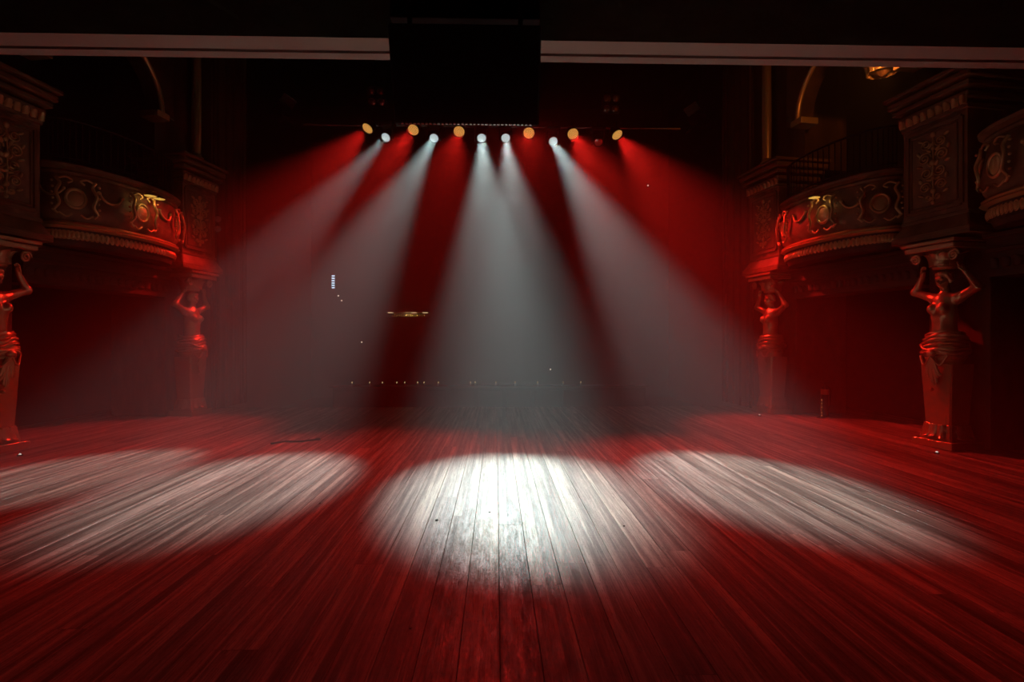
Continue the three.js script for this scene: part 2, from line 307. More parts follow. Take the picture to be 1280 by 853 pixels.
function statue(s, u, label) {
  const g = thing('caryatid_statue', label, 'statue', side(s, u, 0, 0), TURN(s), 'caryatids carrying the box piers');
  part('plinth', merge([rbox(0.58, 0.1, 0.5, 0, 0.05, 0, 0.012), taper(0.46, 0.4, 0.4, 0.33, 0.1, 0.3)]), M.bronze, g);
  for (let k = 0; k < 14; k++) {                                                 // leaves round the foot of the shaft
    const a = k / 14 * Math.PI * 2, l = part('leaf', leafBig, M.bronze, g, [0.225 * Math.sin(a), 0.31, 0.195 * Math.cos(a)]); l.rotation.set(0, a, Math.PI, 'YXZ'); l.scale.set(1, 1 + 0.06 * (k % 2), 1);
  }
  part('shaft', shaftGeo, M.bronze, g); part('figure', figureGeo, M.bronze, g); part('drapery', drapeGeo, M.bronze, g);
  part('sash', beltGeo, M.bronze, g); part('hanging_cloth', tailGeo, M.bronze, g);
  const c = part('capital', capitalGeo, M.bronze, g); part('volute', voluteGeo, M.bronze, c);
  for (let k = 0; k < 10; k++) { const a = k / 10 * Math.PI * 2, l = part('leaf', leafCap, M.bronze, c, [0.15 * Math.sin(a), 2.385, 0.02 + 0.15 * Math.cos(a)]); l.rotation.y = a; }
  return g;
}
statue(1, 0, 'bronze caryatid statue between the two boxes on the side of the single brass lamp');
statue(1, U2, 'bronze caryatid statue beside the canister with a tan label');
statue(-1, 0, 'bronze caryatid statue on the near side of the box with two brass lamps');
statue(-1, U2, 'bronze caryatid statue beside the pair of small round wall lamps');

// --- piers: a plain lower block and the carved pilaster above it
const reliefGeo = (() => {
  const list = [], sp = (cx, cy, r, dir, a0, turns = 1.9) => { const p = []; for (let k = 0; k <= 30; k++) { const a = a0 + dir * k / 30 * turns * 2 * Math.PI, q = r * (1 - k / 36); p.push([cx + q * Math.cos(a), cy + q * Math.sin(a), 0]); } list.push(tube(p, 0.011, 60, 6)); };
  for (const s of [-1, 1]) {
    sp(s * 0.11, 0.42, 0.085, s, s > 0 ? Math.PI : 0); sp(s * 0.13, 0.2, 0.1, -s, s > 0 ? Math.PI : 0); sp(s * 0.1, -0.05, 0.09, s, s > 0 ? Math.PI : 0); sp(s * 0.12, -0.28, 0.085, -s, s > 0 ? Math.PI : 0); sp(s * 0.07, -0.46, 0.05, s, s > 0 ? Math.PI : 0);
    for (const [x, y, r] of [[0.2, 0.5, 0.6], [0.23, 0.3, 1.2], [0.21, 0.08, 0.4], [0.2, -0.16, 1.4], [0.19, -0.4, 0.5], [0.07, 0.31, 0.9], [0.06, 0.08, 1.1], [0.06, -0.17, 0.3]]) list.push(new THREE.SphereGeometry(0.032, 10, 7).scale(1.5, 0.7, 0.55).rotateZ(s * r).translate(s * x, y, 0));
  }
  for (const [y, r] of [[0.55, 0.04], [0.33, 0.03], [0.1, 0.045], [-0.15, 0.03], [-0.36, 0.038], [-0.55, 0.03]]) list.push(new THREE.SphereGeometry(r, 12, 9).scale(1, 1.3, 0.6).translate(0, y, 0));
  list.push(tube([[0, -0.56, 0], [0.01, 0, 0.004], [0, 0.56, 0]], 0.012, 30, 6));
  return merge(list);
})();
function pilaster(s, u, label) {
  const g = thing('carved_pilaster', label, 'pilaster', side(s, u, 2.745, 0), TURN(s), 'carved piers between the boxes');
  const w = 0.92;
  part('base_moulding', merge([rbox(w + 0.22, 0.1, 0.66, 0, 0.05, -0.08, 0.012), taper(w + 0.2, 0.64, w + 0.03, 0.48, 0.1, 0.26).translate(0, 0, -0.08), rbox(w + 0.06, 0.05, 0.5, 0, 0.285, -0.08, 0.012)]), M.plaster, g);
  const b = part('body', box(w, 1.28, 0.8, 0, 0.94, -0.25), M.plaster, g);
  const f = (x0, x1, y0, y1, t, z, d) => merge([rbox(x1 - x0, t, d, (x0 + x1) / 2, y0, z, 0.01), rbox(x1 - x0, t, d, (x0 + x1) / 2, y1, z, 0.01), rbox(t, y1 - y0, d, x0, (y0 + y1) / 2, z, 0.01), rbox(t, y1 - y0, d, x1, (y0 + y1) / 2, z, 0.01)]);
  part('panel_frame', merge([f(-w / 2 + 0.07, w / 2 - 0.07, 0.4, 1.5, 0.055, 0.155, 0.045), f(-w / 2 + 0.13, w / 2 - 0.13, 0.46, 1.44, 0.022, 0.155, 0.025)]), M.plaster, b);
  const r = part('relief', reliefGeo, M.gilt, b, [0, 0.95, 0.16]); r.scale.set(0.95, 0.82, 1.4);
  const c = part('cornice', merge([rbox(w + 0.04, 0.07, 0.86, 0, 1.61, -0.25, 0.015), rbox(w + 0.1, 0.1, 0.92, 0, 1.74, -0.25, 0.03), rbox(w + 0.2, 0.07, 1.02, 0, 1.86, -0.25, 0.02), rbox(w + 0.3, 0.1, 1.1, 0, 1.97, -0.25, 0.035), rbox(w + 0.36, 0.06, 1.16, 0, 2.065, -0.25, 0.015)]), M.plaster, g);
  for (let k = 0; k < 9; k++) part('leaf', leafBand, M.gilt, c, [-0.44 + k * 0.11, 1.62, 0.2]).scale.set(0.8, 0.9, 0.8);
  return g;
}
pilaster(1, 0.05, 'large carved pier above the caryatid between two boxes');
pilaster(1, U2 + 0.05, 'carved pier with scroll relief above the caryatid beside the canister');
pilaster(-1, 0.05, 'large carved pier at the near end of the box with two brass lamps');
pilaster(-1, U2 + 0.05, 'carved pier with scroll relief beside the pair of small round wall lamps');
let trimN = 5;
for (const s of [1, -1]) for (const u of [0.05, U2 + 0.05]) {
  const g = structGroup(`trim_${trimN++}`); g.position.copy(side(s, u, 0, 0.78)); g.rotation.y = TURN(s);
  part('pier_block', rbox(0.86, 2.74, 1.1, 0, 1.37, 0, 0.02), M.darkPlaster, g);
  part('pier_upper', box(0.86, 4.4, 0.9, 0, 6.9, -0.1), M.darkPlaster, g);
}
for (const s of [1, -1]) {                                                       // slim columns that stand on the far piers
  const g = thing('slim_column', s > 0 ? 'slim round column standing on the carved pier by the single brass lamp' : 'slim round column standing on the carved pier by the round wall lamps', 'column', side(s, U2 + 0.2, 4.84, 0.02), TURN(s), 'slim columns on the piers');
  part('column_base', lathe([[0.001, 0], [0.15, 0], [0.15, 0.05], [0.11, 0.08], [0.13, 0.13], [0.09, 0.17], [0.09, 0.2], [0.001, 0.2]]), M.gilt, g);
  part('column_shaft', lathe([[0.08, 0.18], [0.088, 1], [0.078, 2.4], [0.07, 3.2]]), M.gilt, g);
  part('column_capital', lathe([[0.07, 3.18], [0.11, 3.22], [0.08, 3.27], [0.15, 3.42], [0.17, 3.42], [0.17, 3.5], [0.001, 3.5]]), M.gilt, g);
}

// --- the beams over the lower openings, with a band of leaves
function entablature(s, u0, u1, label) {
  const L = u1 - u0, g = thing('entablature', label, 'entablature', side(s, (u0 + u1) / 2, 2.2, 0.16), TURN(s), 'carved beams under the boxes');
  part('beam', merge([box(L, 0.3, 0.5, 0, 0.15, -0.2), rbox(L, 0.05, 0.62, 0, 0.32, -0.2, 0.012), box(L, 0.14, 0.56, 0, 0.41, -0.2), rbox(L, 0.06, 0.7, 0, 0.5, -0.2, 0.015)]), M.darkPlaster, g);
  const n = Math.round(L / 0.14); for (let k = 0; k < n; k++) part('leaf', leafBand, M.darkPlaster, g, [-L / 2 + (k + 0.5) * L / n, 0.1, 0.06]);
  return g;
}
entablature(1, 0.52, 3.2, 'carved beam under the box with one brass lamp');
entablature(-1, 0.52, 3.2, 'carved beam under the box with two brass lamps');
entablature(1, -3.1, -0.45, 'carved beam under the dim box at the edge of the stage');

// --- bowed fronts of the boxes
const BW = 1.18, BULGE = 0.5;
const plan = (t, off = 0) => { const a = t * Math.PI / 2 * 0.98, x = (BW + off) * Math.sin(a), z = (BULGE + off) * Math.max(0, Math.cos(a)) ** 0.9; return [x, z]; };
function sweepProfile(profile, t0 = -1, t1 = 1, n = 56) {                         // profile: [offset outwards, y], closed solid
  const pos = [], idx = [], uv = [], m = profile.length;
  for (let i = 0; i <= n; i++) { const t = t0 + (t1 - t0) * i / n; profile.forEach(([o, y]) => { const [x, z] = plan(t, o); pos.push(x, y, z); uv.push(t * 1.6, y + o); }); }
  for (let i = 0; i < n; i++) for (let k = 0; k < m; k++) { const a = i * m + k, b = i * m + (k + 1) % m, c = a + m, d = b + m; idx.push(a, c, b, b, c, d); }
  for (const [i, flip] of [[0, 0], [n, 1]]) for (let k = 1; k < m - 1; k++) { const a = i * m, b = i * m + k, c = i * m + k + 1; flip ? idx.push(a, c, b) : idx.push(a, b, c); }
  let g = new THREE.BufferGeometry(); g.setAttribute('position', new THREE.Float32BufferAttribute(pos, 3)); g.setAttribute('uv', new THREE.Float32BufferAttribute(uv, 2)); g.setIndex(idx);
  return toCreasedNormals(g, 0.7);
}
const boxGeo = {
  top: sweepProfile([[-0.12, 1.0], [0.03, 1.0], [0.05, 1.03], [0.03, 1.06], [0.09, 1.09], [0.1, 1.13], [0.06, 1.16], [-0.12, 1.16]].reverse()),
  belly: sweepProfile([[-0.12, 0.34], [0.0, 0.34], [0.05, 0.42], [0.075, 0.54], [0.06, 0.68], [0.02, 0.84], [0.0, 1.0], [-0.12, 1.0]].reverse()),
  low: sweepProfile([[-0.12, 0.24], [0.05, 0.24], [0.085, 0.265], [0.05, 0.29], [0.07, 0.31], [0.03, 0.345], [-0.12, 0.345]].reverse()),
  band: sweepProfile([[-0.12, 0.06], [-0.04, 0.06], [0.0, 0.24], [-0.12, 0.24]].reverse()),
  soffit: sweepProfile([[-0.35, 0.0], [-0.06, 0.0], [-0.03, 0.06], [-0.35, 0.06]].reverse()),
};
const onFront = (t, off) => { const [x, z] = plan(t, off), [x2, z2] = plan(t + 0.01, off); return { x, z, a: Math.atan2(x2 - x, z2 - z) - Math.PI / 2 }; };
const ring = (rx, ry, r) => { const p = []; for (let k = 0; k < 32; k++) { const a = k / 32 * Math.PI * 2; p.push(new THREE.Vector3(rx * Math.cos(a), ry * Math.sin(a), 0)); } return new THREE.TubeGeometry(new THREE.CatmullRomCurve3(p, true), 48, r, 8); };
const scrollGeo = (() => { const list = []; for (const s of [-1, 1]) { list.push(tube([[s * 0.23, 0.26, 0], [s * 0.19, 0.18, 0.03], [s * 0.235, 0.05, 0.05], [s * 0.2, -0.1, 0.045], [s * 0.25, -0.2, 0.02], [s * 0.21, -0.25, 0.02]], 0.021, 40, 8), tube([[s * 0.2, 0.25, 0.01], [s * 0.12, 0.28, 0.03], [s * 0.05, 0.24, 0.03], [s * 0.1, 0.2, 0.03]], 0.015, 24), tube([[s * 0.2, -0.22, 0.02], [s * 0.12, -0.27, 0.03], [s * 0.05, -0.23, 0.03]], 0.014, 24)); for (let k = 0; k < 6; k++) list.push(new THREE.SphereGeometry(0.018, 8, 6).translate(s * (0.275 - 0.01 * (k % 2)), 0.2 - k * 0.08, 0.02)); } return merge(list); })();
const eggGeo = merge([new THREE.SphereGeometry(0.034, 10, 8).scale(0.8, 1.5, 0.7), new THREE.TorusGeometry(0.04, 0.008, 5, 14).scale(0.85, 1.4, 1)]);
const swagGeo = merge([tube([[-0.17, 0.07, 0], [-0.09, -0.02, 0.02], [0, -0.05, 0.03], [0.09, -0.02, 0.02], [0.17, 0.07, 0]], 0.02, 24, 8), ...[-0.17, 0.17].map((x) => new THREE.SphereGeometry(0.03, 10, 8).translate(x, 0.08, 0))]);
const railGeoms = new Map();
function operaBox(s, uc, label, rail, railLabel) {
  const g = thing('opera_box', label, 'opera box', side(s, uc, 2.745, 0.0), TURN(s), 'bowed opera boxes');
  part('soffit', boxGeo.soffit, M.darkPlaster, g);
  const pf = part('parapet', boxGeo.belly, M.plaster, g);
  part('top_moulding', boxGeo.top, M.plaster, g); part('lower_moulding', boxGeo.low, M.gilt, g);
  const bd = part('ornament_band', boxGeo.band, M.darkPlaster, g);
  for (let k = 0; k < 44; k++) { const t = -0.97 + k * 1.94 / 43, q = onFront(t, 0.005), e = part('egg_ornament', eggGeo, M.gilt, bd, [q.x, 0.15, q.z]); e.rotation.y = q.a; }
  for (const t of s > 0 ? [-0.46, 0.15, 0.7] : [-0.62, -0.035, 0.55]) {                                            // oval medallions in scroll frames
    const q = onFront(t, 0.07), m = part('medallion', merge([ring(0.115, 0.13, 0.024), new THREE.SphereGeometry(1, 20, 12).scale(0.105, 0.12, 0.02)]), M.gilt, pf, [q.x, 0.66, q.z]); m.rotation.y = q.a;
    const f = part('scroll_frame', scrollGeo, M.gilt, m); f.position.z = 0.01;
  }
  for (const t of s > 0 ? [-0.8, -0.15, 0.43] : [-0.86, -0.32, 0.26, 0.84]) { const q = onFront(t, 0.055), m = part('swag', swagGeo, M.gilt, pf, [q.x, 0.72, q.z]); m.rotation.y = q.a; if (Math.abs(t) > 0.8) m.scale.setScalar(0.8); }
  part('box_floor', box(2.3, 0.06, 1.5, 0, 0.03, -0.8), M.hall, g);
  if (!rail) return g;
  const r = thing('guard_rail', railLabel, 'railing', side(s, uc, 2.745 + 1.16, 0.0), TURN(s), 'metal guard rails on the boxes');
  const pts = []; for (let k = 0; k <= 40; k++) { const [x, z] = plan(-0.97 + 1.94 * k / 40, -0.03); pts.push(new THREE.Vector3(x, 0.62, z)); }
  part('handrail', new THREE.TubeGeometry(new THREE.CatmullRomCurve3(pts), 80, 0.017, 8), M.blackMetal, r);
  part('lower_rail', new THREE.TubeGeometry(new THREE.CatmullRomCurve3(pts.map((p) => new THREE.Vector3(p.x, 0.08, p.z))), 80, 0.011, 6), M.blackMetal, r);
  const bar = cyl(0.0085, 0.0085, 0.62, 8, 0, 0.31, 0);
  for (let k = 0; k < 30; k++) { const [x, z] = plan(-0.96 + 1.92 * k / 29, -0.03); part('baluster', bar, M.blackMetal, r, [x, 0, z]); }
  return g;
}
operaBox(1, 1.87, 'bowed opera box front carrying one brass lamp', true, 'metal guard rail on the box with one brass lamp');
operaBox(-1, 1.87, 'bowed opera box front carrying two brass lamps', true, 'metal guard rail on the box with two brass lamps');
operaBox(1, -1.8, 'dim opera box front past the large carved pier', false);

// --- brass lamps clipped to the box fronts, their undersides glowing
function boxLamp(s, uc, t, label) {
  const q = onFront(t, 0.2), p0 = side(s, uc, 2.745, 0), turn = TURN(s), off = new THREE.Vector3(q.x, 0.93, q.z).applyAxisAngle(new THREE.Vector3(0, 1, 0), turn);
  const g = thing('brass_lamp', label, 'lamp', p0.add(off), turn + q.a, 'brass lamps on the box fronts');
  part('shade', lathe([[0.012, 0.05], [0.03, 0.045], [0.075, 0.02], [0.092, 0.0], [0.088, 0.0], [0.07, 0.017], [0.012, 0.038]], 24), M.brass, g);
  part('light_disc', cyl(0.082, 0.082, 0.004, 24, 0, 0.004, 0), new THREE.MeshStandardMaterial({ color: 0x000000, emissive: col(0.8, 0.42, 0.06), emissiveIntensity: 1 }), g);
  part('arm', tube([[0, 0.045, 0], [0, 0.1, -0.02], [0, 0.13, -0.1], [0, 0.08, -0.19]], 0.009, 20), M.brass, g);
  const l = new THREE.PointLight(col(1, 0.6, 0.2), 0.035); l.position.set(0, -0.03, 0); l.castShadow = true; l.name = 'brass_lamp_glow'; g.add(l);
}
const project = (p) => { const d = p.clone().sub(EYE), c = Math.cos(YAW), q = Math.sin(YAW); return 640 + F * (c * d.x + q * d.z) / (q * d.x - c * d.z); };
function tAt(s, uc, px, off) {                                                   // where on a bowed front that pixel column falls
  let best = 0, err = 1e9;
  for (let t = -0.95; t <= 0.95; t += 0.005) { const [x, z] = plan(t, off), e = Math.abs(project(side(s, uc, 3.6, 0).add(new THREE.Vector3(x, 0, z).applyAxisAngle(new THREE.Vector3(0, 1, 0), TURN(s)))) - px); if (e < err) { err = e; best = t; } }
  return best;
}
boxLamp(-1, 1.87, tAt(-1, 1.87, 199, 0.2), 'brass lamp with glowing underside, nearer the round wall lamps');
boxLamp(-1, 1.87, tAt(-1, 1.87, 188, 0.2), 'brass lamp with glowing underside, nearer the large carved pier');
boxLamp(1, 1.87, tAt(1, 1.87, 1018, 0.2), 'single brass lamp on the box above the canister');

// --- arched walls above the boxes
for (const s of [1, -1]) {
  const sh = new THREE.Shape(); sh.moveTo(-1.45, 0); sh.lineTo(-1.45, 3.6); sh.lineTo(1.45, 3.6); sh.lineTo(1.45, 0); sh.lineTo(1.12, 0);
  sh.absellipse(0, 0, 1.12, 1.0, 0, Math.PI, false); sh.lineTo(-1.45, 0);
  const g = structGroup(s > 0 ? 'trim_9' : 'trim_10'); g.position.copy(side(s, 1.87, 5.5, 0.35)); g.rotation.y = TURN(s);
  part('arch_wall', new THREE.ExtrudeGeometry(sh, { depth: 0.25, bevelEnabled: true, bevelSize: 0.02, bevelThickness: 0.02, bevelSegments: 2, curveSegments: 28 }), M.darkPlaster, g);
  const pts = []; for (let k = 0; k <= 30; k++) { const a = k / 30 * Math.PI; pts.push([1.14 * Math.cos(a), 1.02 * Math.sin(a), 0.28]); }
  part('arch_moulding', tube(pts, 0.045, 60, 8), M.gilt, g);
  for (const x of [-1.14, 1.14]) part('impost', rbox(0.3, 0.12, 0.36, x, -0.04, 0.14, 0.015), M.gilt, g);
}
// a warm lamp high in the upper box, mostly hidden by the beam, and the carved pendant it lights
{
  const p = atZ(1103, 82, -8.5);
  const g = thing('plaster_pendant', 'carved orange-lit plaster pendant showing just under the dark beam', 'ornament', p, TURN(1));
  part('pendant_body', lathe([[0.001, -0.17], [0.05, -0.15], [0.1, -0.1], [0.17, -0.06], [0.24, 0.0], [0.28, 0.08], [0.28, 0.2], [0.001, 0.2]], 24), M.plaster, g);
  for (let k = 0; k < 12; k++) { const a = k / 12 * Math.PI * 2, l = part('leaf', leafBand, M.gilt, g, [0.2 * Math.sin(a), -0.12, 0.2 * Math.cos(a)]); l.rotation.y = a; }
  part('hanger', cyl(0.05, 0.05, 5.7, 12, 0, 3.05, 0), M.darkPlaster, g);
  const q = atZ(1118, 66, -7.75);
  const w = thing('warm_lamp', 'small warm lamp hidden behind the dark beam', 'lamp', q, 0);
  part('lamp_bulb', new THREE.SphereGeometry(0.05, 16, 12), new THREE.MeshStandardMaterial({ color: 0x000000, emissive: col(1, 0.35, 0.08), emissiveIntensity: 2 }), w);
  part('lamp_cord', cyl(0.01, 0.01, 5.2, 8, 0, 2.65, 0), M.black, w);
  part('lamp_shade', lathe([[0.03, -0.09], [0.09, -0.08], [0.13, 0.0], [0.14, 0.08], [0.136, 0.08], [0.126, 0.0], [0.086, -0.074], [0.03, -0.084]], 24), M.blackMetal, w);
  w.quaternion.setFromUnitVectors(new THREE.Vector3(0, 1, 0), p.clone().sub(q).normalize()); w.getObjectByName('lamp_cord').quaternion.copy(w.quaternion).invert();
  const l = new THREE.SpotLight(col(1, 0.3, 0.06), 4.5, 0, 0.95, 0.9, 2); l.position.copy(q); l.target.position.copy(p); l.castShadow = true; l.shadow.radius = 2; l.name = 'warm_lamp_glow'; scene.add(l, l.target);
}
// twin round wall lamps beside the far piers
for (const s of [-1, 1]) {
  const p = s < 0 ? atZ(272, 281, -11.52) : atZ(944, 292, -11.52);
  const g = thing('twin_wall_lamp', s < 0 ? 'pair of small round wall lamps beside the carved pier by the two brass lamps' : 'pair of small round wall lamps beside the carved pier by the single brass lamp', 'lamp', p, s < 0 ? 0.5 : -0.5, 'small twin wall lamps');
  part('bracket', rbox(0.05, 0.4, 0.04, 0, 0, -0.05, 0.01), M.blackMetal, g);
  for (const y of [0.1, -0.1]) { const c = part('lamp_can', cyl(0.07, 0.055, 0.12, 20).rotateX(Math.PI / 2).translate(0, y, 0.02), M.blackMetal, g); part('lens', new THREE.SphereGeometry(0.062, 16, 8, 0, Math.PI * 2, 0, Math.PI / 2).scale(1, 0.35, 1).rotateX(Math.PI / 2).translate(0, y, 0.08), M.steel, c); }
}

// ------------------------------------------------------------------ the screen hung in front of the beam
{
  const top = atZ(580.5, 30, -4.6), bot = atZ(583.5, 156.5, -4.9), h = top.distanceTo(bot), mid = top.clone().add(bot).multiplyScalar(0.5), tilt = Math.atan2(0.3, top.y - bot.y);
  const g = thing('hanging_screen', 'black flat screen hung tilted in front of the dark beam', 'screen', mid, -0.012); g.rotation.x = tilt;
  const w = 1.265, b = part('casing', rbox(w, h, 0.07, 0, 0, -0.035, 0.018), M.black, g);
  part('display', box(w - 0.05, h - 0.09, 0.004, 0, 0.012, 0.001), M.blackGloss, g);
  const rib = cyl(0.011, 0.011, 0.021, 14).rotateZ(Math.PI / 2), polished = std([0.85, 0.85, 0.83], 0.16, 1);
  for (let k = 0; k < 33; k++) part('vent_rib', rib, polished, b, [-0.555 + k * 1.11 / 32, -h / 2 + 0.012, 0.003]);
  for (const x of [-0.46, 0.46]) part('hook', rbox(0.04, 0.34, 0.05, x, h / 2 + 0.03, -0.09, 0.008), M.blackMetal, g);
  const c = atZ(582, 10, -4.85);
  const k = thing('mounting_cabinet', 'black box housing above the hanging screen', 'housing', new THREE.Vector3(c.x, 4.15, -4.97));
  part('housing', rbox(1.28, 1.1, 0.38, 0, 0.55, 0, 0.012), M.black, k);
  part('arm', rbox(0.09, 0.34, 0.06, 0.02, -0.02, 0.02, 0.01), M.blackMetal, k);
  part('rail', rbox(1.14, 0.02, 0.02, 0, -0.03, -0.16, 0.004), M.steel, k);
  for (const x of [-0.5, 0.5]) part('rail_hanger', rbox(0.02, 0.06, 0.02, x, -0.01, -0.16, 0.004), M.blackMetal, k);
}

// ------------------------------------------------------------------ lighting bar and lamps
const BAR_A = atZ(380, 156, BAR_Z - 0.42), BAR_B = atZ(850, 161, BAR_Z - 0.42), barY = (x) => BAR_A.y + (BAR_B.y - BAR_A.y) * (x - BAR_A.x) / (BAR_B.x - BAR_A.x);
const clampGeo = (p, y0, z0) => { const dy = barY(p.x) - p.y; return merge([rbox(0.035, Math.abs(dy - y0) + 0.05, 0.035, 0, (dy + y0) / 2, z0, 0.008), rbox(0.035, 0.035, 0.41 + z0, 0, dy, (z0 - 0.41) / 2, 0.008)]); };
{
  const mid = BAR_A.clone().add(BAR_B).multiplyScalar(0.5), L = BAR_A.distanceTo(BAR_B), a = BAR_A, b = BAR_B;
  const g = thing('lighting_bar', 'long metal bar carrying the red and white stage lights', 'bar', mid); g.rotation.z = Math.atan2(b.y - a.y, b.x - a.x);
  part('pipe', cyl(0.026, 0.026, L, 16).rotateZ(Math.PI / 2), M.steel, g);
  for (const x of [-L / 2 + 0.4, L / 2 - 0.4]) part('hanging_cable', cyl(0.008, 0.008, 5.2, 6, x, 2.9, 0), M.black, g);
}
const ledGeo = (() => { const list = []; const add = (r, n, o) => { for (let k = 0; k < n; k++) { const a = k / n * Math.PI * 2 + o; list.push(new THREE.SphereGeometry(0.0145, 8, 5, 0, Math.PI * 2, 0, Math.PI / 2).rotateX(Math.PI / 2).translate(r * Math.cos(a), r * Math.sin(a), 0)); } }; add(0, 1, 0); add(0.036, 6, 0.2); add(0.071, 12, 0); add(0.106, 18, 0.15); return merge(list); })();
const parGeo = { body: lathe([[0.001, -0.2], [0.09, -0.19], [0.12, -0.12], [0.13, 0], [0.142, 0.02], [0.142, 0.035], [0.125, 0.035], [0.125, 0.012], [0.001, 0.012]], 32).rotateX(Math.PI / 2) };
for (const [px, py, ax, ay, cd, ang, pen, label] of RED_SPOTS) {
  const p = atZ(px, py, BAR_Z), aim = onFloor(ax, ay), g = thing('led_par_light', label, 'stage light', p, 0, 'red LED lights on the bar');
  const head = new THREE.Group(); head.name = 'head'; g.add(head);
  head.quaternion.setFromUnitVectors(new THREE.Vector3(0, 0, 1), aim.clone().sub(p).normalize());
  // keep to three levels: the head's pieces are sub-parts
  part('body', parGeo.body, M.blackMetal, head);
  part('lens_plate', cyl(0.124, 0.124, 0.006, 32).rotateX(Math.PI / 2).translate(0, 0, 0.014), new THREE.MeshStandardMaterial({ color: col(0.02, 0.01, 0.01), emissive: col(0.4, 0.07, 0.012), emissiveIntensity: 1 }), head);
  part('led_cluster', ledGeo.clone().translate(0, 0, 0.016), new THREE.MeshStandardMaterial({ color: 0x000000, emissive: col(1, 0.55, 0.12), emissiveIntensity: 1 }), head);
  part('yoke', new THREE.TorusGeometry(0.16, 0.012, 6, 24, Math.PI).translate(0, 0, -0.08), M.blackMetal, g);
  part('clamp', clampGeo(p, 0.16, -0.09), M.blackMetal, g);
  const l = new THREE.SpotLight(RED, cd, 0, ang * Math.PI / 180, pen, 2); l.name = 'red_beam'; l.castShadow = true; l.shadow.radius = 5;
  const d = aim.clone().sub(p).normalize(); l.position.copy(p).addScaledVector(d, 0.04); l.target.position.copy(aim); scene.add(l, l.target);
}
const mhGeo = { head: lathe([[0.001, -0.22], [0.07, -0.21], [0.1, -0.14], [0.105, 0.0], [0.112, 0.02], [0.112, 0.05], [0.1, 0.05], [0.098, 0.03], [0.001, 0.03]], 32).rotateX(Math.PI / 2) };
function movingHead(px, py, ax, ay, spot, label) {
  const p = atZ(px, py, BAR_Z), aim = onFloor(ax, ay), d = aim.clone().sub(p).normalize();
  const g = thing('moving_head_light', label, 'stage light', p, Math.atan2(d.x, d.z), 'white moving heads on the bar');
  const head = new THREE.Group(); head.name = 'head'; g.add(head); head.rotation.x = Math.asin(-d.y);
  part('body', mhGeo.head, M.blackMetal, head);
  const on = spot ? col(0.62, 0.72, 0.72) : col(0.1, 0.1, 0.1);
  part('lens', new THREE.SphereGeometry(0.1, 24, 10, 0, Math.PI * 2, 0, Math.PI / 2).scale(1, 0.22, 1).rotateX(Math.PI / 2).translate(0, 0, 0.032), spot ? new THREE.MeshStandardMaterial({ color: 0x000000, emissive: on, emissiveIntensity: 1 }) : std([0.6, 0.6, 0.6], 0.15, 0.8), head);
  for (const x of [-0.135, 0.135]) part('yoke_arm', rbox(0.03, 0.34, 0.09, x, 0.09, -0.02, 0.012), M.blackMetal, g);
  const cl = part('clamp', clampGeo(p, 0.3, -0.16), M.blackMetal, g); cl.rotation.y = -g.rotation.y;
  part('base', rbox(0.32, 0.09, 0.24, 0, 0.28, -0.05, 0.02), M.blackMetal, g);
  if (!spot) return;
  const [cd, ang, pen] = spot, l = new THREE.SpotLight(WHITE, cd, 0, ang * Math.PI / 180, pen, 2); l.name = 'white_beam'; l.castShadow = true; l.shadow.radius = 4;
  l.position.copy(p).addScaledVector(d, 0.062); l.target.position.copy(aim); scene.add(l, l.target);
}
for (const [px, py, ax, ay, cd, ang, pen, label] of WHITE_SPOTS) movingHead(px, py, ax, ay, [cd, ang, pen], label);
movingHead(748, 177, 1010, 640, null, 'dark moving head light with no beam between two red lights');

// four-lamp blinders farther up, switched off
for (const [px, py] of [[470.5, 121], [764, 130]]) {
  const p = atZ(px, py, -15.5), g = thing('blinder_light', px < 600 ? 'unlit four-lamp blinder hung past the end of the screen' : 'unlit four-lamp blinder above the dark moving head', 'stage light', p, 0, 'four-lamp blinders');
  g.rotation.x = 0.35;
  part('frame', rbox(0.52, 0.52, 0.12, 0, 0, -0.06, 0.02), M.black, g);
  for (const x of [-0.125, 0.125]) for (const y of [-0.135, 0.135]) { const c = part('lamp_can', lathe([[0.05, -0.03], [0.09, 0.0], [0.1, 0.03], [0.096, 0.03], [0.085, 0.004], [0.001, -0.02]], 24).rotateX(Math.PI / 2).translate(x, y, 0), M.steel, g); part('lens', new THREE.SphereGeometry(0.085, 16, 8, 0, Math.PI * 2, 0, Math.PI / 2).scale(1, 0.3, 1).rotateX(Math.PI / 2).translate(x, y, 0.002), std([0.5, 0.3, 0.22], 0.25, 0.6), c); }
  part('hanger', cyl(0.02, 0.02, 3.4, 10, 0, 1.9, -0.1), M.black, g);
}
// profile lights with barn-door flaps, unlit
for (const [px, py, s] of [[352, 142, -1], [873, 152, 1]]) {
  const p = atZ(px, py, -14.2), g = thing('profile_light', s < 0 ? 'unlit black stage lantern with flaps near the jamb by the round wall lamps' : 'unlit black stage lantern with flaps near the jamb past the red lights', 'stage light', p, -s * 0.9, 'unlit lanterns with flaps');
  part('body', cyl(0.14, 0.17, 0.45, 20).rotateX(Math.PI / 2), M.blackMetal, g);
  for (const [y, a] of [[0.24, -0.5], [-0.24, 0.5]]) { const f = part('flap', rbox(0.34, 0.012, 0.26, 0, 0, 0, 0.004), M.steel, g, [0, y, 0.3]); f.rotation.x = a; f.rotation.z = s * 0.5; }
  part('yoke', new THREE.TorusGeometry(0.24, 0.015, 6, 24, Math.PI), M.blackMetal, g);
  part('hanger', cyl(0.02, 0.02, 3.8, 10, 0, 2.14, 0), M.black, g);
}

